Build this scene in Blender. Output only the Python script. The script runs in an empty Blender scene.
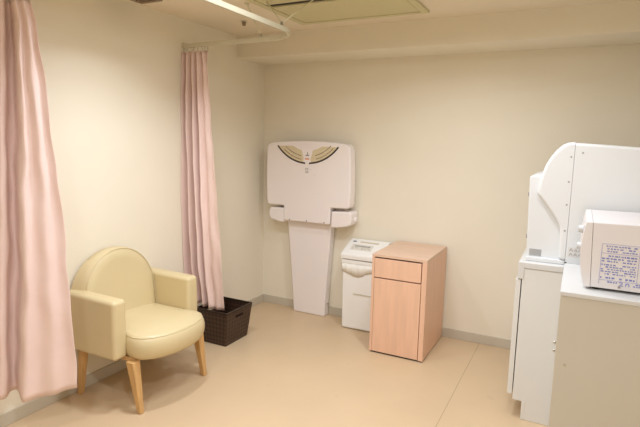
import bpy, bmesh, math, random
from mathutils import Vector, Matrix

random.seed(7)
C = bpy.context.scene.collection
ORIGIN = {}          # world origin of each thing, so that parts keep their place under it


def lin(h):
    h = h.lstrip('#')
    out = []
    for i in (0, 2, 4):
        v = int(h[i:i + 2], 16) / 255
        out.append(v / 12.92 if v <= .04045 else ((v + .055) / 1.055) ** 2.4)
    return (*out, 1)


# ---------------------------------------------------------------- materials
def mat(name, col, rough=.5, var=.03, scale=8, bump=0, bscale=200, stretch=None, spec=.5, metal=0, translucent=0, sheen=0, coat=0):
    m = bpy.data.materials.new(name)
    m.use_nodes = True
    nt = m.node_tree
    N, L = nt.nodes, nt.links
    b = N['Principled BSDF']
    b.inputs['Roughness'].default_value = rough
    b.inputs['Metallic'].default_value = metal
    b.inputs['Specular IOR Level'].default_value = spec
    if sheen:
        b.inputs['Sheen Weight'].default_value = sheen
    if coat:
        b.inputs['Coat Weight'].default_value = coat
        b.inputs['Coat Roughness'].default_value = .25
    tc = N.new('ShaderNodeTexCoord')
    mp = N.new('ShaderNodeMapping')
    L.new(tc.outputs['Object'], mp.inputs[0])
    if stretch:
        mp.inputs['Scale'].default_value = stretch
    no = N.new('ShaderNodeTexNoise')
    no.inputs['Scale'].default_value = scale
    no.inputs['Detail'].default_value = 5
    L.new(mp.outputs[0], no.inputs[0])
    rp = N.new('ShaderNodeValToRGB')
    c = lin(col)
    rp.color_ramp.elements[0].position = .3
    rp.color_ramp.elements[1].position = .7
    rp.color_ramp.elements[0].color = (*[max(0, v * (1 - var)) for v in c[:3]], 1)
    rp.color_ramp.elements[1].color = (*[min(1, v * (1 + var)) for v in c[:3]], 1)
    L.new(no.outputs['Fac'], rp.inputs[0])
    L.new(rp.outputs[0], b.inputs['Base Color'])
    if bump:
        n2 = N.new('ShaderNodeTexNoise')
        n2.inputs['Scale'].default_value = bscale
        L.new(mp.outputs[0], n2.inputs[0])
        bp = N.new('ShaderNodeBump')
        bp.inputs['Strength'].default_value = bump
        bp.inputs['Distance'].default_value = .002
        L.new(n2.outputs['Fac'], bp.inputs['Height'])
        L.new(bp.outputs[0], b.inputs['Normal'])
    if translucent:
        tr = N.new('ShaderNodeBsdfTranslucent')
        L.new(rp.outputs[0], tr.inputs[0])
        mx = N.new('ShaderNodeMixShader')
        mx.inputs[0].default_value = translucent
        L.new(b.outputs[0], mx.inputs[1])
        L.new(tr.outputs[0], mx.inputs[2])
        L.new(mx.outputs[0], N['Material Output'].inputs[0])
    return m


M = {
    'wall': mat('wall paint', 'F3E9D4', .8, .012, 3, .12, 260, spec=.25),
    'ceil': mat('ceiling paint', 'F2E4CC', .85, .012, 3, .1, 200, spec=.2),
    'base': mat('baseboard vinyl', 'CDC2AE', .5, .02, 6),
    'chair': mat('cream vinyl', 'DAC79B', .36, .012, 10, .08, 500, spec=.45),
    'legwood': mat('chair leg wood', 'D2A66C', .4, .10, 10, stretch=(6, 6, .6)),
    'curtain': mat('pink curtain cloth', 'FDE3D9', .75, .015, 20, .15, 900, translucent=.18, sheen=.2),
    'curtrim': mat('pale stitching', 'F7DDD0', .8, .03, 60),
    'rail': mat('ivory rail', 'D2CAB0', .4, .01, 10),
    'metal': mat('bright steel', 'C9C6BC', .3, .02, 20, metal=.85),
    'whitemetal': mat('enamelled steel rod', 'D8D0B0', .4, .02, 20),
    'station': mat('pinkish white plastic', 'FAF0EB', .42, .008, 5),
    'fan': mat('beige print', 'E0D0AC', .5, .02, 20),
    'dark': mat('dark grey print', '3A332C', .6, .05, 20),
    'greyink': mat('grey ink', '9A928C', .6, .05, 20),
    'orange': mat('orange ink', 'E39A74', .6, .03, 20),
    'pail': mat('white plastic pail', 'F8F5EF', .4, .008, 6),
    'bag': mat('thin white bag', 'F6F2E8', .5, .01, 10),
    'seam': mat('beige groove shade', 'CFC3A8', .6, .02, 10),  # beige stands in for shade in the pail's lid slot and grip groove
    'navy': mat('navy ink', '4A5678', .6, .03, 20),
    'wood': mat('pinkish beech laminate', 'ECC0A2', .42, .05, 5, stretch=(9, 9, .7)),
    'woodtop': mat('pinkish beech laminate top', 'E2BFA4', .42, .05, 5, stretch=(.7, 9, 9)),
    'woodedge': mat('beech edge band', 'DBAF84', .45, .04, 5, stretch=(9, 9, .7)),
    'black': mat('black foot', '2A211C', .6, .05, 10),
    'machine': mat('white enamel', 'E8E8E6', .38, .006, 4),
    'machgrey': mat('white plastic panel', 'E6E6E4', .42, .006, 4),
    'counter': mat('white laminate', 'E6E4DF', .32, .006, 5),
    'worktop': mat('white worktop laminate', 'DCDAD6', .3, .006, 5),
    'lowcab': mat('beige grey laminate', 'D0C8B8', .5, .012, 3),
    'label': mat('silver grey label', 'ABA9A6', .4, .06, 30),
    'micro': mat('white microwave shell', 'EAE4E2', .4, .006, 5),
    'microtop': mat('white microwave top', 'CFCECB', .4, .006, 5),
    'blueink': mat('blue ink', '8088C4', .6, .05, 30),
    'paleblue': mat('pale blue label film', 'D2D0DC', .5, .02, 20),
    'ac': mat('cream grille plastic', 'D6CCA0', .5, .012, 6),
    'vent': mat('brown grey vent', '8A7560', .5, .05, 10),
}


def floor_mat():
    m = mat('vinyl floor sheet', 'D4B995', .38, .035, 2.2, .04, 60, spec=.35)
    nt = m.node_tree
    N, L = nt.nodes, nt.links
    b = N['Principled BSDF']
    src = b.inputs['Base Color'].links[0].from_socket
    tc = [n for n in N if n.type == 'TEX_COORD'][0]
    sx = N.new('ShaderNodeSeparateXYZ')
    L.new(tc.outputs['Object'], sx.inputs[0])
    # seam between the two sheets of vinyl
    a = N.new('ShaderNodeMath'); a.operation = 'SUBTRACT'; a.inputs[1].default_value = 1.971
    L.new(sx.outputs[0], a.inputs[0])
    ab = N.new('ShaderNodeMath'); ab.operation = 'ABSOLUTE'
    L.new(a.outputs[0], ab.inputs[0])
    lt = N.new('ShaderNodeMath'); lt.operation = 'LESS_THAN'; lt.inputs[1].default_value = .0022
    L.new(ab.outputs[0], lt.inputs[0])
    # sparse scuffs
    no = N.new('ShaderNodeTexNoise'); no.inputs['Scale'].default_value = 9; no.inputs['Detail'].default_value = 3
    L.new(tc.outputs['Object'], no.inputs[0])
    gt = N.new('ShaderNodeMapRange'); gt.inputs[1].default_value = .68; gt.inputs[2].default_value = .8
    gt.inputs[4].default_value = .35
    L.new(no.outputs['Fac'], gt.inputs[0])
    mx0 = N.new('ShaderNodeMix'); mx0.data_type = 'RGBA'
    L.new(gt.outputs[0], mx0.inputs['Factor'])
    L.new(src, mx0.inputs[6]); mx0.inputs[7].default_value = lin('B99F7C')
    mx = N.new('ShaderNodeMix'); mx.data_type = 'RGBA'
    mu = N.new('ShaderNodeMath'); mu.operation = 'MULTIPLY'; mu.inputs[1].default_value = .5
    L.new(lt.outputs[0], mu.inputs[0])
    L.new(mu.outputs[0], mx.inputs['Factor'])
    L.new(mx0.outputs[2], mx.inputs[6]); mx.inputs[7].default_value = lin('8A7150')
    L.new(mx.outputs[2], b.inputs['Base Color'])
    return m


M['floor'] = floor_mat()


def basket_mat():
    m = bpy.data.materials.new('woven brown strap')
    m.use_nodes = True
    N, L = m.node_tree.nodes, m.node_tree.links
    b = N['Principled BSDF']
    b.inputs['Roughness'].default_value = .45
    uv = N.new('ShaderNodeTexCoord')
    mp = N.new('ShaderNodeMapping')
    mp.inputs['Rotation'].default_value = (0, 0, math.radians(45))
    L.new(uv.outputs['UV'], mp.inputs[0])
    ck = N.new('ShaderNodeTexChecker')
    ck.inputs['Scale'].default_value = 42
    ck.inputs['Color1'].default_value = lin('4A3122')
    ck.inputs['Color2'].default_value = lin('2E1D13')
    L.new(mp.outputs[0], ck.inputs[0])
    L.new(ck.outputs[0], b.inputs['Base Color'])
    wv = N.new('ShaderNodeTexWave'); wv.inputs['Scale'].default_value = 40
    L.new(mp.outputs[0], wv.inputs[0])
    bp = N.new('ShaderNodeBump'); bp.inputs['Strength'].default_value = .4; bp.inputs['Distance'].default_value = .003
    L.new(wv.outputs['Fac'], bp.inputs['Height'])
    L.new(bp.outputs[0], b.inputs['Normal'])
    return m


M['basket'] = basket_mat()


# ---------------------------------------------------------------- geometry
def box(bm, x0, x1, y0, y1, z0, z1):
    v = [bm.verts.new(p) for p in ((x0, y0, z0), (x1, y0, z0), (x1, y1, z0), (x0, y1, z0), (x0, y0, z1), (x1, y0, z1), (x1, y1, z1), (x0, y1, z1))]
    for f in ((0, 3, 2, 1), (4, 5, 6, 7), (0, 1, 5, 4), (1, 2, 6, 5), (2, 3, 7, 6), (3, 0, 4, 7)):
        bm.faces.new([v[i] for i in f])
    return v


def prism(bm, pts, a, b, axis='y'):
    """polygon extruded along an axis; pts are (x,z) for y, (y,z) for x, (x,y) for z"""
    def P(p, t):
        return {'y': (p[0], t, p[1]), 'x': (t, p[0], p[1]), 'z': (p[0], p[1], t)}[axis]
    A = [bm.verts.new(P(p, a)) for p in pts]
    Bv = [bm.verts.new(P(p, b)) for p in pts]
    n = len(pts)
    bm.faces.new(A); bm.faces.new(Bv[::-1])
    for i in range(n):
        bm.faces.new((A[i], Bv[i], Bv[(i + 1) % n], A[(i + 1) % n]))


def loft(bm, rings, cap=True):
    R = [[bm.verts.new(p) for p in r] for r in rings]
    n = len(R[0])
    for a, b in zip(R, R[1:]):
        for i in range(n):
            bm.faces.new((a[i], a[(i + 1) % n], b[(i + 1) % n], b[i]))
    if cap:
        bm.faces.new(R[0][::-1]); bm.faces.new(R[-1])


def tube(bm, path, r, n=10, rv=None):
    """round (or rectangular when rv=(half width, half height)) section swept along a path"""
    rings = []
    path = [Vector(p) for p in path]
    for i, p in enumerate(path):
        t = (path[min(i + 1, len(path) - 1)] - path[max(i - 1, 0)]).normalized()
        up = Vector((0, 0, 1)) if abs(t.z) < .95 else Vector((1, 0, 0))
        s = t.cross(up).normalized()
        u = s.cross(t).normalized()
        if rv:
            rings.append([p + s * rv[0] * a + u * rv[1] * b for a, b in ((-1, -1), (1, -1), (1, 1), (-1, 1))])
        else:
            rings.append([p + (s * math.cos(2 * math.pi * k / n) + u * math.sin(2 * math.pi * k / n)) * r for k in range(n)])
    loft(bm, rings)


def disc(bm, c, r, axis, h, n=20, r2=None):
    """short solid cylinder from c along axis"""
    c = Vector(c); t = Vector(axis).normalized()
    up = Vector((0, 0, 1)) if abs(t.z) < .9 else Vector((1, 0, 0))
    s = t.cross(up).normalized(); u = s.cross(t)
    r2 = r if r2 is None else r2
    loft(bm, [[c + t * d + (s * math.cos(2 * math.pi * k / n) + u * math.sin(2 * math.pi * k / n)) * q for k in range(n)] for d, q in ((0, r), (h, r2))])


def obj(name, bm, m, parent=None, bevel=0, seg=3, ang=28, origin=None, smooth=True, sharp=35, skip=None):
    bmesh.ops.recalc_face_normals(bm, faces=bm.faces[:])
    if bevel:
        ed = [e for e in bm.edges if len(e.link_faces) == 2 and e.calc_face_angle(0) > math.radians(ang) and not (skip and all(skip(v.co) for v in e.verts))]
        bmesh.ops.bevel(bm, geom=ed, offset=bevel, segments=seg, affect='EDGES', profile=.5, clamp_overlap=True)
    o_ = ORIGIN[parent.name] if parent else Vector(origin or (0, 0, 0))
    bmesh.ops.translate(bm, verts=bm.verts[:], vec=-o_)
    me = bpy.data.meshes.new(name)
    bm.to_mesh(me); bm.free()
    me.materials.append(m)
    if smooth:
        me.shade_smooth()
        me.set_sharp_from_angle(angle=math.radians(sharp))
    o = bpy.data.objects.new(name, me)
    C.objects.link(o)
    if parent:
        o.parent = parent
    else:
        o.location = o_
    ORIGIN[o.name] = o_.copy()
    if bevel:
        w = o.modifiers.new('weighted normals', 'WEIGHTED_NORMAL'); w.keep_sharp = True
    return o


def thing(name, label, cat, loc, group=None):
    o = bpy.data.objects.new(name, None)
    o.empty_display_size = .1
    o.location = loc
    C.objects.link(o)
    ORIGIN[o.name] = Vector(loc)
    o['label'] = label; o['category'] = cat
    if group: o['group'] = group
    return o


def tag(o, label, cat, group=None):
    o['label'] = label; o['category'] = cat
    if group: o['group'] = group
    return o


def struct(name, bm, m, **k):
    o = obj(name, bm, m, **k)
    o['kind'] = 'structure'
    return o


def NB(): return bmesh.new()


def part(name, boxes, m, parent, bevel=0, seg=2, **k):
    bm = NB()
    for b in boxes: box(bm, *b)
    return obj(name, bm, m, parent, bevel, seg, **k)


# ---------------------------------------------------------------- the room
XR, YF, ZC, ZB, DB = 3.65, -4.9, 2.32, 2.148, .40
def room(name, b, m):
    bm = NB(); box(bm, *b); return struct(name, bm, m, smooth=False)
room('floor', (-.1, XR + .1, YF - .1, .1, -.1, 0), M['floor'])
room('ceiling', (-.1, XR + .1, YF - .1, .1, ZC, ZC + .1), M['ceil'])
room('wall_left', (-.1, 0, YF, 0, 0, ZC), M['wall'])
room('wall_back', (-.1, XR + .1, 0, .1, 0, ZC), M['wall'])
room('wall_right', (XR, XR + .1, YF, 0, 0, ZC), M['wall'])
room('wall_front', (-.1, XR + .1, YF - .1, YF, 0, ZC), M['wall'])
room('trim_1', (0, XR, -DB, 0, ZB, ZC), M['wall'])            # dropped beam along the back wall
for nm, b in (('baseboard_left', (0, .009, YF, 0, 0, .072)), ('baseboard_back', (.009, XR, -.009, 0, 0, .072))):
    bm = NB(); box(bm, *b); struct(nm, bm, M['base'], bevel=.003, seg=2)

# ---------------------------------------------------------------- armchair
ch = thing('armchair', 'cream vinyl armchair with a round back and four light wood legs', 'armchair', (.27, -1.715, 0))
CY = -1.712


def arc_pts(cx, cy, rx, ry, a0, a1, n):
    return [(cx + rx * math.cos(math.radians(a0 + (a1 - a0) * i / n)), cy + ry * math.sin(math.radians(a0 + (a1 - a0) * i / n))) for i in range(n + 1)]


# backrest: arch-shaped slab, slightly wider at the rear, reclined
def arch(hw, z0, zc, zr, xb, xt):
    pts = [(-hw, z0)] + [(-hw, z0 + (zc - z0) * .5)] + arc_pts(0, zc, hw, zr, 180, 0, 26) + [(hw, z0 + (zc - z0) * .5)] + [(hw, z0)]
    return [(xb - .014 + (xt - xb) * (z - z0) / (zc + zr - z0), CY - .018 + y, z) for y, z in pts]
bm = NB()
loft(bm, [arch(.262, .33, .565, .255, .018, .028), arch(.285, .33, .562, .268, .04, .035), arch(.275, .33, .562, .272, .10, .075), arch(.262, .33, .562, .27, .148, .100),
          arch(.246, .33, .562, .257, .166, .116), arch(.20, .345, .55, .22, .172, .121), arch(.09, .38, .50, .12, .174, .123)])
o = obj('backrest', bm, M['chair'], ch, sharp=60)
# piping seam round the face of the backrest
bm = NB()
tube(bm, [(x + .001, y, z) for x, y, z in arch(.256, .36, .562, .266, .160, .109)], .0028, 8)
obj('piping', bm, M['chair'], o)
# arms: upholstered slabs with rounded edges and a slightly taller front
for s in (-1, 1):
    bm = NB()
    yo, yi = CY + s * .335, CY + s * .243
    rings = []
    for t in range(7):
        x = .012 + .398 * t / 6
        zt = .634 - .006 * t / 6
        rings.append([(x, yo, .295), (x, yo + s * .004, .45), (x, yo, zt), (x, yi, zt), (x, yi, .295)][::s])
    loft(bm, rings)
    obj('armrest', bm, M['chair'], ch, .024, 5, ang=40, sharp=60)
# seat cushion with a bowed front
bm = NB()
def seat_ring(k, z):
    back = [(.13, -.238 * 1), (.13, .238)]
    fr = [(.395, .240), (.425, .252), (.47, .256), (.515, .242), (.555, .205), (.585, .15), (.604, .08), (.610, 0)]
    pts = back + fr + [(x, -y) for x, y in fr[::-1][1:]]
    cx, cy = .36, 0
    return [(cx + (x - cx) * k if x > .14 else x, CY + (cy + (y - cy) * k), z) for x, y in pts]
loft(bm, [seat_ring(.90, .291), seat_ring(.97, .296), seat_ring(1.02, .315), seat_ring(1.045, .345), seat_ring(1.045, .375), seat_ring(1.02, .402), seat_ring(.975, .421), seat_ring(.90, .431), seat_ring(.6, .442), seat_ring(.2, .447)])
o = obj('seat', bm, M['chair'], ch, sharp=70)
bm = NB()
tube(bm, [p for p in seat_ring(.987, .4185)[2:]], .0016, 8)
obj('piping', bm, M['chair'], o)
# frame under the seat
part('seat_frame', [(.06, .46, CY - .25, CY - .22, .272, .297), (.06, .46, CY + .22, CY + .25, .272, .297), (.06, .10, CY - .22, CY + .22, .272, .297), (.42, .46, CY - .22, CY + .22, .272, .297)], M['legwood'], ch, .003)
# tapered, splayed legs
for xt, yt, xb, yb in ((.462, -.262, .512, -.262), (.462, .262, .512, .262), (.085, -.275, .040, -.275), (.085, .275, .040, .275)):
    bm = NB()
    rings = []
    for k in range(6):
        t = k / 5
        h = (.027 if xb > .2 else .020) * (1 - t) + (.0140 if xb > .2 else .0155) * t
        x = xt + (xb - xt) * t; y = CY + yt + (yb - yt) * t
        z = .290 * (1 - t)
        rings.append([(x - h, y - h, z), (x + h, y - h, z), (x + h, y + h, z), (x - h, y + h, z)])
    loft(bm, rings)
    lg = obj('leg', bm, M['legwood'], ch, .005, 2, ang=50)

# ---------------------------------------------------------------- curtain rail
def arcp(cx, cy, r, a0, a1, n=12):
    return [(x, y) for x, y in arc_pts(cx, cy, r, r, a0, a1, n)]
ZR = 2.134
path = [(.004, -1.03), (.3, -1.03), (.6, -1.033)] + arcp(.735, -1.255, .22, 90, 0) + [(.955, -1.5), (.955, -1.8)] + arcp(.735, -2.15, .22, 0, -90) + [(.4, -2.37), (.004, -2.37)]
rl = thing('curtain_rail', 'ivory curved curtain rail hung below the ceiling', 'curtain rail', (.0, -1.7, ZR))
bm = NB(); tube(bm, [(x, y, ZR) for x, y in path], 0, rv=(.010, .0145)); obj('track', bm, M['rail'], rl, .004, 2, ang=50)
for y in (-1.03, -2.37):
    part('wall_bracket', [(.001, .012, y - .014, y + .014, ZR - .0145, ZR + .018)], M['rail'], rl, .003)
for top, bot in (((.655, -1.19), (.66, -1.045)), ((.80, -1.20), (.955, -1.27)), ((1.10, -1.14), (.955, -1.27)), ((.84, -2.0), (.955, -1.95)), ((.45, -2.2), (.45, -2.37))):
    bm = NB(); tube(bm, [(bot[0], bot[1], ZR + .028), (top[0], top[1], ZC - .006)], .0038, 10); ro = obj('hanger_rod', bm, M['whitemetal'], rl)
    bm = NB(); disc(bm, (top[0], top[1], ZC - .012), .012, (0, 0, 1), .0118, 16, .017); obj('ceiling_flange', bm, M['whitemetal'], ro, .002, 1)
    bm = NB(); disc(bm, (bot[0], bot[1], ZR + .014), .010, (0, 0, 1), .022, 16, .006); obj('rail_clip', bm, M['metal'], ro, .002, 1)


# ---------------------------------------------------------------- curtains
def smooth_line(cp, n):
    """Catmull-Rom through control points, n samples"""
    P = [Vector(p) for p in cp]
    P = [P[0] * 2 - P[1]] + P + [P[-1] * 2 - P[-2]]
    out = []
    m = len(P) - 3
    for k in range(n):
        t = k / (n - 1) * m
        i = min(int(t), m - 1); t -= i
        a, b, c, d = P[i:i + 4]
        out.append(.5 * ((2 * b) + (c - a) * t + (2 * a - 5 * b + 4 * c - d) * t * t + (3 * b - a - 3 * c + d) * t ** 3))
    return out


def curtain(name, sections, label, hooks, hemz, trim=None, wob=.004, seed=1):
    """sections: list of (z, control points in plan) from top to hem"""
    rnd = random.Random(seed)
    n = 140
    lines = [(z, smooth_line(cp, n)) for z, cp in sections]
    rows = []
    nz = 60
    zt, zb = lines[0][0], lines[-1][0]
    ph = [rnd.uniform(0, 6.28) for _ in range(6)]
    for k in range(nz + 1):
        z = zt + (zb - zt) * k / nz
        j = 0
        while j < len(lines) - 2 and z < lines[j + 1][0]: j += 1
        (za, A), (zc, Bq) = lines[j], lines[j + 1]
        t = min(1, max(0, (za - z) / (za - zc))); t = t * t * (3 - 2 * t) * .5 + t * .5
        row = []
        for i in range(n):
            p = A[i].lerp(Bq[i], t)
            s = i / (n - 1)
            w = wob * min(1, (zt - z) / .3)
            dx = w * (math.sin(9 * z + 7 * s + ph[0]) + .6 * math.sin(23 * z - 15 * s + ph[1]))
            dy = w * (math.sin(8 * z + 11 * s + ph[2]) + .7 * math.sin(19 * z + 21 * s + ph[3]) + .4 * math.sin(31 * z - 23 * s + ph[4]))
            zz = z + (hemz(s) * (k / nz) ** 3 if hemz else 0)
            row.append((p.x + dx * .4, p.y + dy, zz))
        rows.append(row)
    bm = NB()
    R = [[bm.verts.new(p) for p in r] for r in rows]
    for a, b in zip(R, R[1:]):
        for i in range(n - 1):
            bm.faces.new((a[i], a[i + 1], b[i + 1], b[i]))
    org = Vector((sum(p[0] for p in rows[-1]) / n, sum(p[1] for p in rows[-1]) / n, zb))
    o = obj(name, bm, M['curtain'], origin=org, sharp=180)
    sd = o.modifiers.new('cloth thickness', 'SOLIDIFY'); sd.thickness = .0022; sd.offset = 0
    tag(o, label, 'curtain')
    # heading seam and stitched hem as sewn tape on the cloth
    bm = NB(); k = 3
    tube(bm, [Vector(p) + Vector((0, -.0012, 0)) for p in rows[k]], .0014, 6)
    obj('heading_seam', bm, M['curtain'], o)
    if trim:
        i = int(trim * (n - 1))
        bm = NB()
        for k in range(3, nz - 1):
            for f in (0.15, .6):
                p = Vector(rows[k][i]).lerp(Vector(rows[k + 1][i]), f); q = Vector(rows[k][i]).lerp(Vector(rows[k + 1][i]), f + .28)
                nrm = Vector((.5, -.86, 0)) * .0022
                tube(bm, [p + nrm, q + nrm], .0016, 6)
        obj('hem_stitching', bm, M['curtrim'], o)
    for h in hooks:
        i = int(h * (n - 1))
        p = Vector(rows[0][i])
        bm = NB()
        tube(bm, [p + Vector((0, 0, -.012)), p + Vector((0, .002, .004)), Vector((p.x, o_y(p), ZR - .0165))], .0022, 8)
        obj('curtain_hook', bm, M['metal'], o)
    return o


def o_y(p):
    return -1.03 if p.y > -1.6 else -2.37


def plan(xs, y0, amp):
    """zigzag of fold ridges at the given x, alternating towards and away from the camera"""
    return [(x, y0 + (amp[i] if hasattr(amp, '__len__') else amp) * (1 if i % 2 else -1), 0) for i, x in enumerate(xs)]


Y1 = -1.03
curtain('curtain', [
    (2.092, plan([.004, .022, .05, .075, .098, .12, .14, .165, .185, .205, .226], Y1, [.022, .02, .022, .02, .022, .02, .022, .02, .02, .02, .014])),
    (2.00, plan([.006, .022, .05, .072, .100, .118, .145, .165, .19, .21, .222], Y1, [.026, .02, .028, .02, .028, .022, .026, .012, .016, -.004, .012])),
    (1.65, plan([.006, .020, .055, .068, .115, .122, .160, .18, .205, .235, .250], Y1, [.038, .03, .042, .035, .045, .035, .035, .0, .014, -.006, .014])),
    (1.1, plan([.006, .018, .066, .076, .135, .142, .178, .20, .235, .27, .296], Y1 + .002, [.05, .035, .046, .045, .056, .045, .042, -.004, .018, -.012, .016])),
    (.6, plan([.006, .018, .076, .084, .152, .160, .195, .225, .262, .302, .332], Y1 + .008, [.05, .035, .044, .046, .054, .042, .040, -.008, .020, -.014, .016])),
    (.258, plan([.014, .030, .094, .102, .166, .174, .218, .25, .285, .318, .342], Y1 + .022, [.03, .03, .034, .036, .036, .036, .034, -.008, .022, -.012, .012])),
], 'pink curtain gathered in the corner, hanging above the dark basket', [.04, .16, .28, .42, .56, .70, .85, .97], lambda s: .032 * (1 - s) + .05 * max(0, s - .72), trim=.72, wob=.0025, seed=3)

def draped(E, w, k, dy):
    """plan of the near curtain: a broad panel ending at E, w wide, with deep rolls behind its inner edge (k = spread of the rolls)"""
    ux, uy, vx, vy = .532, .847, -.847, .532
    Rx, Ry = E[0] - ux * w, E[1] - uy * w
    pts = [(.008, -2.37 + dy, 0)]
    for a, b in ((-.215, .20), (-.19, .125), (-.170, .21), (-.148, .13), (-.105, .045), (-.072, .050), (-.056, .12), (-.028, .125), (-.006, .02), (.012, -.012)):
        x = Rx + ux * a * k + vx * b * k; y = Ry + uy * a * k + vy * b * k
        pts.append((max(.008, x), y, 0))
    for a, b in ((.3, .006), (.55, -.010), (.8, .006), (1, -.004)):
        pts.append((Rx + ux * w * a + vx * b, Ry + uy * w * a + vy * b, 0))
    return pts


curtain('curtain', [
    (2.098, draped((.296, -2.335), .066, .50, 0)),
    (2.00, draped((.300, -2.318), .072, .70, 0)),
    (1.6, draped((.335, -2.297), .118, .82, -.02)),
    (1.0, draped((.384, -2.287), .172, .93, -.04)),
    (.5, draped((.408, -2.283), .212, 1.0, -.05)),
    (.25, draped((.414, -2.282), .232, 1.0, -.05)),
], 'pink curtain in the foreground, falling beside and in front of the cream armchair', [.04, .16, .28, .42, .56, .70, .85, .97], lambda s: .05 * (.62 - s) if s < .62 else .06 * max(0, s - .8), trim=None, wob=.0035, seed=8)

# ---------------------------------------------------------------- basket
bk = thing('basket', 'dark brown woven basket on the floor under the gathered curtain', 'basket', (.245, -.90, 0))
B0 = (.128, .356, -1.026, -.760); B1 = (.108, .392, -1.056, -.742); BH = .262


def bpt(side, u, z, inset=0):
    t = z / BH
    x0, x1, y0, y1 = [a + (b - a) * t for a, b in zip(B0, B1)]
    x0 += inset; x1 -= inset; y0 += inset; y1 -= inset
    return {'front': (x0 + (x1 - x0) * u, y0, z), 'right': (x1, y0 + (y1 - y0) * u, z), 'rear': (x1 - (x1 - x0) * u, y1, z), 'left': (x0, y1 - (y1 - y0) * u, z)}[side]


bm = NB()
uvl = bm.loops.layers.uv.new('UVMap')
off = 0
for side, ln in (('front', .28), ('right', .31), ('rear', .28), ('left', .31)):
    nu, nzb = 14, 12
    hole = {(i, j) for i in range(5, 9) for j in (9,)} if side in ('right', 'left') else set()
    for inner in (0, 1):
        ins = .007 * inner
        G = {(i, j): bpt(side, i / nu, .004 + (BH - .004) * j / nzb, ins) for i in range(nu + 1) for j in range(nzb + 1)}
        V = {k: bm.verts.new(p) for k, p in G.items()}
        for i in range(nu):
            for j in range(nzb):
                if (i, j) in hole: continue
                ks = [(i, j), (i + 1, j), (i + 1, j + 1), (i, j + 1)]
                f = bm.faces.new([V[k] for k in (ks if not inner else ks[::-1])])
                for lp, k in zip(f.loops, ks if not inner else ks[::-1]):
                    lp[uvl].uv = (off + k[0] / nu * ln, k[1] / nzb * BH)
        if not inner: VO = V
        else:
            for (i, j) in hole:
                for a, b in (((i, j), (i + 1, j)), ((i, j + 1), (i + 1, j + 1)), ((i, j), (i, j + 1)), ((i + 1, j), (i + 1, j + 1))):
                    if a[1] == b[1] or a[0] in (5, 9):
                        try: bm.faces.new((VO[a], VO[b], V[b], V[a]))
                        except ValueError: pass
            for i in range(nu):
                bm.faces.new((VO[(i, nzb)], VO[(i + 1, nzb)], V[(i + 1, nzb)], V[(i, nzb)]))
    off += ln
bmesh.ops.remove_doubles(bm, verts=bm.verts[:], dist=.0004)
box(bm, B0[0] + .002, B0[1] - .002, B0[2] + .002, B0[3] - .002, .001, .008)
obj('body', bm, M['basket'], bk, sharp=40)
bm = NB()
rim = [bpt(s, 0, BH - .004, .0035) for s in ('front', 'right', 'rear', 'left')]
for a, b in zip(rim, rim[1:] + rim[:1]):
    tube(bm, [a, b], 0, rv=(.0055, .007))
obj('rim', bm, M['basket'], bk)

# ---------------------------------------------------------------- nappy-changing station
st = thing('changing_station', 'white fold-up baby changing table on a tapered post against the back wall', 'changing table', (.54, -.06, 0))
tray = [(0.136, 1.425), (0.1447, 1.458), (0.1736, 1.477), (0.2651, 1.488), (0.3903, 1.495), (0.5281, 1.498), (0.6697, 1.495), (0.7853, 1.488), (0.8769, 1.478), (0.9067, 1.46), (0.9164, 1.43), (0.9231, 1.28), (0.927, 1.1), (0.925, 1.0), (0.9183, 0.972), (0.901, 0.963), (0.7516, 0.958), (0.7497, 0.83), (0.742, 0.818), (0.3181, 0.818), (0.3094, 0.83), (0.3085, 0.947), (0.1639, 0.945), (0.1456, 0.952), (0.1379, 0.98), (0.1331, 1.1), (0.1321, 1.28)]
bm = NB(); prism(bm, tray, -.16, -.055)
tr = obj('tray', bm, M['station'], st, .012, 4, ang=40)
# wide groove under the top edge
FX, FZ = .53, 1.672


def fan_pt(r, a): return (FX + r * math.cos(math.radians(a)), FZ + r * math.sin(math.radians(a)))


def ring_sector(bm, r0, r1, a0, a1, ya, yb, n=14):
    pts = [fan_pt(r1, a0 + (a1 - a0) * i / n) for i in range(n + 1)] + [fan_pt(r0, a1 - (a1 - a0) * i / n) for i in range(n + 1)]
    prism(bm, pts, ya, yb)
for a0, a1 in ((219, 264), (276, 321)):
    bm = NB()
    # the outer corner follows the flat top edge of the print
    n = 14
    outer = [fan_pt(.350, a0 + (a1 - a0) * i / n) for i in range(n + 1)]
    inner = [fan_pt(.255, a1 - (a1 - a0) * i / n) for i in range(n + 1)]
    inner = [(x, min(z, 1.455)) for x, z in inner]
    outer = [(x, min(z, 1.455)) for x, z in outer]
    prism(bm, outer + inner, -.1608, -.157)
    fp = obj('fan_print', bm, M['fan'], tr, smooth=False)
    bm = NB()
    rnd = random.Random(int(a0))
    for r in (.302, .331):
        a = a0 + 9
        while a < a1 - 5:
            w = rnd.uniform(.7, 1.9)
            ring_sector(bm, r - .0045, r + .0035, a, a + w, -.1613, -.1604, 3)
            a += w + rnd.uniform(.35, .8)
    obj('printed_text', bm, M['greyink'] if False else M['vent'], fp, smooth=False)
bm = NB(); ring_sector(bm, .350, .3635, 217.5, 269.3, -.1612, -.157, 20); obj('dark_arc', bm, M['dark'], tr, smooth=False)
bm = NB(); ring_sector(bm, .350, .3635, 270.7, 322.5, -.1612, -.157, 20); obj('dark_arc', bm, M['dark'], tr, smooth=False)
bm = NB(); prism(bm, [(.472, 1.447), (.588, 1.449), (.578, 1.40), (.548, 1.312), (.53, 1.298), (.514, 1.312), (.484, 1.40)], -.1625, -.157); vp = obj('emblem_plate', bm, M['station'], tr, .001, 1)
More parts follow.
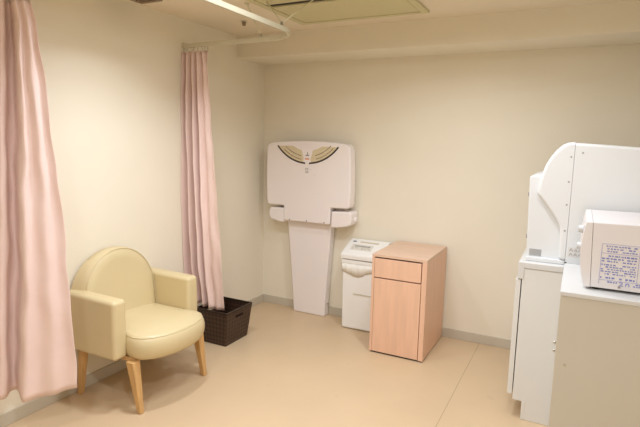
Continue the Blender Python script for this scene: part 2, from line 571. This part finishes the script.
bm = NB(); box(bm, .512, .552, -.1632, -.162, 1.345, 1.357); obj('printed_mark', bm, M['orange'], vp, smooth=False)
bm = NB(); prism(bm, [(.530, 1.405), (.538, 1.405), (.538, 1.385), (.552, 1.383), (.552, 1.376), (.515, 1.374), (.515, 1.381), (.530, 1.385)], -.1632, -.162); obj('printed_mark', bm, M['greyink'], vp, smooth=False)


def text_rows(bm, x0, x1, z0, z1, rows, y, seed, fill=.75, th=.0006, hfrac=.5, axis='y'):
    """rows of short printed dashes on a face looking to -y"""
    rnd = random.Random(seed)
    for k in range(rows):
        z = z1 - (k + .5) * (z1 - z0) / rows
        h = (z1 - z0) / rows * hfrac / 2
        x = x0
        while x < x1:
            w = rnd.uniform(.004, .012)
            if rnd.random() < fill:
                box(bm, x, min(x + w, x1), y - th, y + th, z - h * rnd.uniform(.6, 1), z + h * rnd.uniform(.6, 1))
            x += w + rnd.uniform(.002, .005)
bm = NB(); text_rows(bm, .515, .545, 1.232, 1.278, 4, -.1602, 5, .9, .0005, .6); text_rows(bm, .55, .575, 1.26, 1.268, 1, -.1602, 6)
obj('printed_text', bm, M['greyink'], tr, smooth=False)
bm = NB(); text_rows(bm, .585, .61, 1.218, 1.224, 1, -.1602, 6)
obj('printed_text', bm, M['greyink'], tr, smooth=False)
# small dark screws along the tongue
for x in (.37, .535, .70):
    bm = NB(); disc(bm, (x, -.162, .832), .006, (0, 1, 0), .004, 12); obj('screw', bm, M['greyink'], tr)
# hinge covers at either side
for x0, x1, s in ((.152, .309, 0), (.758, .940, 1)):
    bm = NB()
    if s == 0: pts = [(x0, .865), (x0 + .01, .908), (x0 + .02, .922), (x1, .925), (x1, .80), (x1 - .05, .800), (x0 + .03, .818), (x0 + .01, .835)]
    else: pts = [(x0, .930), (x1 - .015, .938), (x1, .920), (x1, .865), (x1 - .012, .83), (x1 - .035, .816), (x0 + .05, .798), (x0, .795)]
    prism(bm, pts, -.152, -.012)
    hc = obj('hinge_cover', bm, M['station'], st, .012, 4, ang=35)
    if s:
        bm = NB(); disc(bm, (.929, -.075, .87), .022, (1, 0, 0), .028, 18); obj('knob', bm, M['station'], hc, .004, 2)
# post
bm = NB()
rings = []
for k in range(9):
    t = k / 8; z = .83 * t
    w = .152 + .062 * t ** 1.15
    xc = .533 - .012 * t
    rings.append([(xc - w, -.088, z), (xc + w, -.088, z), (xc + w + .004, -.0135, z), (xc - w - .004, -.0135, z)])
loft(bm, rings)
ps = obj('post', bm, M['station'], st, .010, 4, ang=40)
bm = NB(); disc(bm, (.705, -.05, .11), .006, (1, 0, 0), .006, 12); disc(bm, (.683, -.05, .11), .005, (1, 0, 0), .02, 12); obj('screw', bm, M['greyink'], ps)
part('mounting_plate', [(.24, .84, -.056, -.002, .90, 1.40)], M['station'], st, .004)

# ---------------------------------------------------------------- white lidded pail
pl = thing('diaper_pail', 'white lidded bin between the changing station post and the wooden cabinet', 'bin', (1.07, -.14, 0))
bm = NB(); loft(bm, [[(.918, -.236, .004), (1.222, -.236, .004), (1.222, -.03, .004), (.918, -.03, .004)], [(.912, -.24, .57), (1.228, -.24, .57), (1.228, -.025, .57), (.912, -.025, .57)]])
bd = obj('body', bm, M['pail'], pl, .012, 3, ang=50)
bm = NB(); prism(bm, [(-.252, .578), (-.252, .612), (-.246, .622), (-.06, .700), (-.018, .705), (-.018, .578)], .902, 1.238, 'x')
ld = obj('lid', bm, M['pail'], pl, .008, 3, ang=30)
part('rim', [(.908, 1.232, -.2465, -.02, .540, .572)], M['pail'], pl, .006)
# groove lines and front flap
fl = part('front_flap', [(1.012, 1.175, -.243, -.2345, .018, .300)], M['pail'], pl, .003)
part('grip_edge', [(1.016, 1.17, -.2475, -.242, .296, .304)], M['seam'], fl, .002)
# folded bag edge showing under the rim
bm = NB()
nn = 60
R0, R1, R2 = [], [], []
for i in range(nn + 1):
    x = .911 + .318 * i / nn
    s = i / nn
    d = .0018 * math.sin(s * 34) + .0014 * math.sin(s * 77 + 1)
    sag = .475 - .035 * math.sin(math.pi * min(1, s * 1.5)) + .008 * math.sin(9 * s)
    R0.append(bm.verts.new((x, -.2440 + d * .3, .541)))
    R1.append(bm.verts.new((x, -.2460 + d, .51 - .012 * math.sin(5 * s))))
    R2.append(bm.verts.new((x, -.2425 + d * .3, sag)))
for a, b in ((R0, R1), (R1, R2)):
    for i in range(nn): bm.faces.new((a[i], a[i + 1], b[i + 1], b[i]))
bg = obj('bag_edge', bm, M['bag'], pl, sharp=180)
bg.modifiers.new('film', 'SOLIDIFY').thickness = .001


def on_lid(x0, x1, u0, u1, lift, thick):
    """slab lying on the sloping lid; u runs 0 front to 1 rear"""
    def P(x, u, h):
        y = -.246 + .186 * u; z = .622 + .078 * u
        return (x, y - h * .387, z + h * .922)
    bm = NB()
    v = [bm.verts.new(P(x, u, h)) for h in (lift - .001, lift + thick) for x, u in ((x0, u0), (x1, u0), (x1, u1), (x0, u1))]
    for f in ((0, 3, 2, 1), (4, 5, 6, 7), (0, 1, 5, 4), (1, 2, 6, 5), (2, 3, 7, 6), (3, 0, 4, 7)): bm.faces.new([v[i] for i in f])
    return bm
lb = obj('lid_label', on_lid(.95, 1.13, .30, .70, 0, .0008), mat('pale grey sticker', 'E2DCD0', .5, .02, 20), ld, smooth=False)
rnd = random.Random(4)
x = .975
bm = NB(); k = 0
while x < 1.105:
    w = rnd.uniform(.006, .014)
    b2 = on_lid(x, x + w, .53, .62, .0008, .0006)
    me = bpy.data.meshes.new('t'); b2.to_mesh(me); bm.from_mesh(me); bpy.data.meshes.remove(me)
    x += w + .003
for u in (.38, .45):
    x = .965
    while x < 1.12:
        w = rnd.uniform(.004, .010)
        if rnd.random() < .6:
            b2 = on_lid(x, x + w, u, u + .025, .0008, .0004); me = bpy.data.meshes.new('t'); b2.to_mesh(me); bm.from_mesh(me); bpy.data.meshes.remove(me)
        x += w + .003
obj('printed_text', bm, M['greyink'], lb, smooth=False)
obj('lid_badge', on_lid(.935, .965, .86, .93, 0, .001), M['navy'], ld, smooth=False)
obj('grip_slot', on_lid(1.00, 1.16, .84, .92, 0, .002), M['seam'], ld, smooth=False)

# ---------------------------------------------------------------- wooden cabinet
wc = thing('wooden_cabinet', 'pale beech cabinet with one drawer above one door, by the back wall', 'cabinet', (1.49, -.29, 0))
X0, X1, YA, YB, H = 1.292, 1.686, -.568, -.016, .7245
part('side_panel', [(X0, X0 + .018, YA, YB, .008, H - .02)], M['wood'], wc, .001, 1)
part('side_panel', [(X1 - .034, X1, YA, YB, .008, H - .02)], M['wood'], wc, .001, 1)
part('top_panel', [(X0, X1, YA, YB, H - .02, H)], M['woodtop'], wc, .0012, 1)
part('back_panel', [(X0 + .018, X1 - .034, YB - .01, YB, .008, H - .02)], M['wood'], wc)
part('bottom_panel', [(X0 + .018, X1 - .034, YA + .02, YB - .01, .01, .03)], M['wood'], wc)
part('shelf', [(X0 + .018, X1 - .034, YA + .03, YB - .01, .545, .557)], M['wood'], wc)
part('drawer', [(X0 + .020, X1 - .040, YA - .001, YA + .018, .560, H - .030)], M['wood'], wc, .001, 1)
part('door', [(X0 + .020, X1 - .038, YA - .001, YA + .018, .012, .551)], M['wood'], wc, .001, 1)
part('gap_shade', [(X0 + .006, X1 - .006, YA + .006, YB - .006, 0, .009)], M['black'], wc)  # black slab paints the shade of the gap under the cabinet

# ---------------------------------------------------------------- base cabinet with worktop
bc = thing('base_cabinet', 'white base cabinet with a notched foot, standing under the tall white dispenser', 'cabinet', (2.75, -.5, 0))
CX0, CX1, CYA, CYB = 2.297, 3.30, -1.0, -.012
# worktop with a deep front edge (no bottom, so the carcass fills it)
part('worktop', [(CX0 - .006, CX1, CYA - .004, CYB, .852, .886), (CX0 - .006, CX0 + .026, CYA - .004, CYB, .792, .856)], M['worktop'], bc, .004, 3)
bm = NB(); prism(bm, [(2.314, .851), (2.314, .106), (2.380, .106), (2.380, .001), (CX1, .001), (CX1, .851)], CYA, CYA + .018); obj('side_panel', bm, M['counter'], bc, .001, 1)
part('carcass', [(2.33, CX1, CYA + .018, CYB, .107, .851)], M['counter'], bc)
part('toe_kick', [(2.362, 2.380, CYA - .001, CYB, .001, .106)], M['counter'], bc, .001, 1)
part('door', [(2.283, 2.309, CYA + .002, CYA + .50, .135, .788)], M['counter'], bc, .002, 2)
part('door', [(2.283, 2.309, CYA + .504, CYB - .004, .135, .788)], M['counter'], bc, .002, 2)
for z in (.43, .475):
    bm = NB(); disc(bm, (2.499, CYA - .003, z), .007, (0, 1, 0), .006, 14); obj('joint_cap', bm, M['metal'], bc, .002, 1)

# ---------------------------------------------------------------- tall white dispenser on the worktop
dm = thing('dispenser_machine', 'big white dispenser with a bulging hood, on the base cabinet behind the microwave', 'dispenser', (2.65, -.66, .887))
Y0, Y9 = -.958, -.34
# rear housing right of the seam
bm = NB(); prism(bm, [(2.511, .887), (2.511, 1.520), (2.62, 1.514), (2.80, 1.503), (3.05, 1.480), (3.05, .887)], Y0, Y9)
hs = obj('housing', bm, M['machine'], dm, .016, 4, ang=40, skip=lambda p: p.x < 2.52)
# hood that overhangs the front
hood = [(2.351, 1.252), (2.353, 1.285), (2.357, 1.318), (2.366, 1.357), (2.382, 1.408), (2.402, 1.446), (2.426, 1.481), (2.452, 1.507), (2.478, 1.520), (2.5095, 1.523), (2.5095, .910), (2.478, .910), (2.477, .99), (2.474, 1.06), (2.470, 1.08), (2.463, 1.099), (2.441, 1.135), (2.404, 1.185), (2.366, 1.233)]
bm = NB(); prism(bm, hood, Y0, Y9); hd = obj('hood', bm, M['machine'], dm, .016, 5, ang=60, sharp=30, skip=lambda p: p.x > 2.50)
# recessed lower front with its door
bm = NB(); prism(bm, [(2.318, .906), (2.306, 1.338), (2.348, 1.345), (2.47, 1.345), (2.49, .906)], Y0 + .034, Y9 - .016); lf = obj('front_body', bm, M['machgrey'], dm, .006, 3, ang=40)
part('base_tray', [(2.318, 2.51, Y0 + .004, Y9, .887, .908)], M['machgrey'], dm, .003)
for z in (1.23, 1.0):
    part('hinge', [(2.3035 if z > 1.1 else 2.309, 2.322, Y0 + .05, Y0 + .075, z, z + .022)], M['greyink'], lf, .003)
part('rating_label', [(2.333, 2.393, Y0 + .0328, Y0 + .036, .912, .948)], M['label'], lf)
for x, z in ((2.502, 1.448), (2.501, 1.321), (2.501, 1.203), (2.503, 1.067)):
    bm = NB(); disc(bm, (x - .006, Y0 - .0015, z), .0048, (0, 1, 0), .004, 12); obj('screw', bm, M['label'], hd)
bm = NB(); disc(bm, (2.547, Y0 - .0015, 1.470), .0048, (0, 1, 0), .004, 12); obj('screw', bm, M['label'], hs)
bm = NB(); disc(bm, (2.514, Y0 - .003, .897), .006, (0, 1, 0), .006, 12); obj('screw', bm, M['black'], hs)
st2 = part('warning_sticker', [(2.519, 2.588, Y0 - .0006, Y0 + .001, .932, .985)], mat('clear sticker', 'E4E0DA', .5, .02, 20), hs)
bm = NB()
rnd = random.Random(12)
for cx in (2.535, 2.556, 2.577):
    for cz in (.946, .970):
        s = rnd.choice((0, 1))
        tube(bm, [(cx - .008, Y0 - .001, cz - .008), (cx, Y0 - .001, cz + .009), (cx + .008, Y0 - .001, cz - .008)], .0012, 6)
        tube(bm, [(cx - .007, Y0 - .001, cz - .002 + .004 * s), (cx + .006, Y0 - .001, cz - .003)], .0010, 6)
obj('printed_mark', bm, M['greyink'], st2)

# ---------------------------------------------------------------- low cabinet and microwave
lc = thing('low_cabinet', 'beige low cabinet with a white top that carries the microwave, at the right edge', 'cabinet', (2.85, -1.29, 0))
part('worktop', [(2.5105, 3.25, -1.582, -1.006, .889, .907)], M['worktop'], lc, .002, 2)
lcb = part('body', [(2.513, 3.25, -1.578, -1.006, .001, .8885)], M['lowcab'], lc, .001, 1)
bm = NB(); disc(bm, (2.552, -1.5795, .593), .006, (0, 1, 0), .003, 16); obj('screw_cap', bm, mat('faint cap', 'BEB39E', .5, .02, 20), lcb)
mw = thing('microwave_oven', 'white microwave oven with blue printed side label, on the low cabinet', 'microwave', (2.83, -1.25, .907))
MY0, MY1 = -1.485, -1.0
bm = NB(); prism(bm, [(2.620, .919), (2.609, 1.192), (3.09, 1.196), (3.09, .919)], MY0, MY1)
sh = obj('shell', bm, M['micro'], mw, .004, 2, ang=40, skip=lambda p: p.x < 2.63)
# bulging front panel
fr = [(2.597, .917), (2.583, .96), (2.574, 1.01), (2.571, 1.06), (2.572, 1.11), (2.577, 1.155), (2.584, 1.191), (2.6075, 1.193), (2.6185, .917)]
bm = NB(); prism(bm, fr, MY0 - .001, MY1); fp = obj('front_panel', bm, M['micro'], mw, .003, 2, ang=40, skip=lambda p: p.x > 2.60)
for z in (1.149, 1.075):
    bm = NB(); disc(bm, (2.577, -1.40, z), .018, (-1, 0, 0), .021, 22, .015); obj('knob', bm, M['microtop'], fp, .003, 2)
for x in (2.64, 3.05):
    for y in (-1.45, -1.04):
        bm = NB(); disc(bm, (x, y, .9072), .012, (0, 0, 1), .0125, 14); obj('foot', bm, M['black'], mw)
bm = NB(); disc(bm, (2.724, MY0 - .002, .932), .005, (0, 1, 0), .004, 12); obj('screw', bm, M['greyink'], sh)
# label on the side
lbl = part('printed_label', [(2.648, 2.90, MY0 - .0008, MY0 + .001, .936, 1.110)], M['micro'], sh)
bm = NB()
yy = MY0 - .0012
text_rows(bm, 2.655, 2.775, 1.072, 1.104, 3, yy, 1, .7, .0005, .55)
text_rows(bm, 2.652, 2.776, 1.030, 1.064, 3, yy, 2, .8, .0005, .6)
text_rows(bm, 2.652, 2.776, .978, 1.026, 5, yy, 3, .85, .0005, .6)
text_rows(bm, 2.652, 2.776, .958, .975, 1, yy, 4, .8, .0005, .5)
text_rows(bm, 2.680, 2.715, .945, .953, 1, yy, 9, 1, .0005, .9)
text_rows(bm, 2.790, 2.895, 1.078, 1.104, 2, yy, 5, .8, .0005, .6)
text_rows(bm, 2.800, 2.895, .985, 1.035, 5, yy, 6, .9, .0005, .65)
text_rows(bm, 2.800, 2.895, .958, .978, 2, yy, 7, .8, .0005, .6)
text_rows(bm, 2.772, 2.895, .938, .953, 2, yy, 8, .95, .0005, .8)
# rules of the table and the large figures at the foot
for a, b in (((2.649, 1.069), (2.78, 1.069)), ((2.649, 1.108), (2.90, 1.108)), ((2.649, .938), (2.649, 1.108)), ((2.783, .956), (2.783, 1.108)), ((2.649, .956), (2.90, .956)), ((2.79, 1.045), (2.90, 1.045)), ((2.79, 1.075), (2.90, 1.075))):
    tube(bm, [(a[0], yy, a[1]), (b[0], yy, b[1])], .0006, 4)
def stroke(pts, r=.0017):
    tube(bm, [(x, yy, z) for x, z in pts], r, 6)
stroke([(2.722, .951), (2.729, .954), (2.734, .950), (2.733, .946), (2.722, .939), (2.737, .939)])
stroke([(2.746, .939), (2.747, .951)]); stroke([(2.747, .948), (2.752, .951), (2.757, .949), (2.758, .939)])
obj('printed_text', bm, M['blueink'], lbl, smooth=False)

# ---------------------------------------------------------------- ceiling things
ac = thing('ceiling_air_conditioner', 'cream air conditioner panel set into the ceiling above the changing station', 'air conditioner', (1.17, -1.09, ZC - .02))
ax0, ax1, ay0, ay1 = .714, 1.624, -1.585, -.605
part('frame', [(ax0, ax1, ay1 - .042, ay1, ZC - .016, ZC - .0005), (ax0, ax1, ay0, ay0 + .042, ZC - .016, ZC - .0005), (ax0, ax0 + .045, ay0 + .042, ay1 - .042, ZC - .016, ZC - .0005), (ax1 - .045, ax1, ay0 + .042, ay1 - .042, ZC - .016, ZC - .0005)], M['ac'], ac, .003, 2)
part('flap', [(ax0 + .049, ax1 - .049, -1.075, ay1 - .052, ZC - .013, ZC - .001)], M['ac'], ac, .003, 2)
part('flap', [(ax0 + .049, ax1 - .049, ay0 + .052, -1.14, ZC - .013, ZC - .001)], M['ac'], ac, .003, 2)
part('air_slot', [(ax0 + .049, ax1 - .049, -1.14, -1.075, ZC - .0035, ZC - .0005)], M['black'], ac)
sp = thing('sprinkler_head', 'small grey sprinkler head on the ceiling beyond the curtain rail', 'sprinkler', (.36, -.807, ZC))
bm = NB(); disc(bm, (.36, -.807, ZC - .006), .024, (0, 0, 1), .0055, 20); obj('flange', bm, M['rail'], sp, .002, 2)
bm = NB(); disc(bm, (.36, -.807, ZC - .032), .011, (0, 0, 1), .027, 16, .017); obj('head', bm, M['vent'], sp, .002, 1)
cv = thing('ceiling_vent', 'brown grey vent on the ceiling at the top left edge', 'vent', (.19, -1.59, ZC))
part('frame', [(.064, .235, -1.72, -1.457, ZC - .014, ZC - .0005)], M['vent'], cv, .004, 2)
part('slat', [(.09, .215, -1.70 + .028 * k, -1.69 + .028 * k, ZC - .018, ZC - .013) for k in range(8)], M['vent'], cv)

# ---------------------------------------------------------------- light: ceiling downlights and added fill lamps
def downlight_or_fill(x, y, watts, spread=130, size=.13, col=(.98, 1.07, 1.2)):
    l = bpy.data.lights.new('downlight_or_fill', 'AREA')
    l.shape = 'DISK'; l.size = size; l.spread = math.radians(spread)
    l.energy = watts; l.color = col
    o = bpy.data.objects.new('downlight_or_fill', l)
    o.location = (x, y, ZC - .004)
    C.objects.link(o)
downlight_or_fill(.72, -1.86, 5.6, 130)
downlight_or_fill(1.46, -1.85, 9, 172, .42)  # added wide fill lamp, no known fixture, brightens the dim back corner
downlight_or_fill(2.33, -1.62, 4.5, 170)
downlight_or_fill(1.80, -1.12, 6, 150)  # added fill lamp out of view, brightens the back wall
downlight_or_fill(2.30, -3.40, 16, 175)
downlight_or_fill(1.25, -3.30, 6, 150)

w = bpy.data.worlds.new('room dark'); bpy.context.scene.world = w
w.use_nodes = True
w.node_tree.nodes['Background'].inputs[0].default_value = (1, .9, .78, 1)
w.node_tree.nodes['Background'].inputs[1].default_value = 0.0

# ---------------------------------------------------------------- camera
f, yaw, pitch, roll, cx, cy = 505.1101, .4719, .1426, .0226, 2.5399, -3.8413
fw = Vector((-math.sin(yaw) * math.cos(pitch), math.cos(yaw) * math.cos(pitch), -math.sin(pitch)))
r = fw.cross(Vector((0, 0, 1))).normalized(); u = r.cross(fw)
c, s = math.cos(roll), math.sin(roll)
r2 = c * r + s * u; u2 = -s * r + c * u
cd = bpy.data.cameras.new('camera'); cam = bpy.data.objects.new('camera', cd)
cd.sensor_width = 36; cd.lens = f / 640 * 36; cd.clip_start = .05
cam.matrix_world = Matrix(((r2.x, u2.x, -fw.x, cx), (r2.y, u2.y, -fw.y, cy), (r2.z, u2.z, -fw.z, 1.5), (0, 0, 0, 1)))
C.objects.link(cam)
sc = bpy.context.scene
sc.camera = cam
sc.view_settings.view_transform = 'Standard'
sc.view_settings.look = 'None'
sc.view_settings.gamma = 1
sc.view_settings.use_curve_mapping = False
sc.view_settings.exposure = 0.30
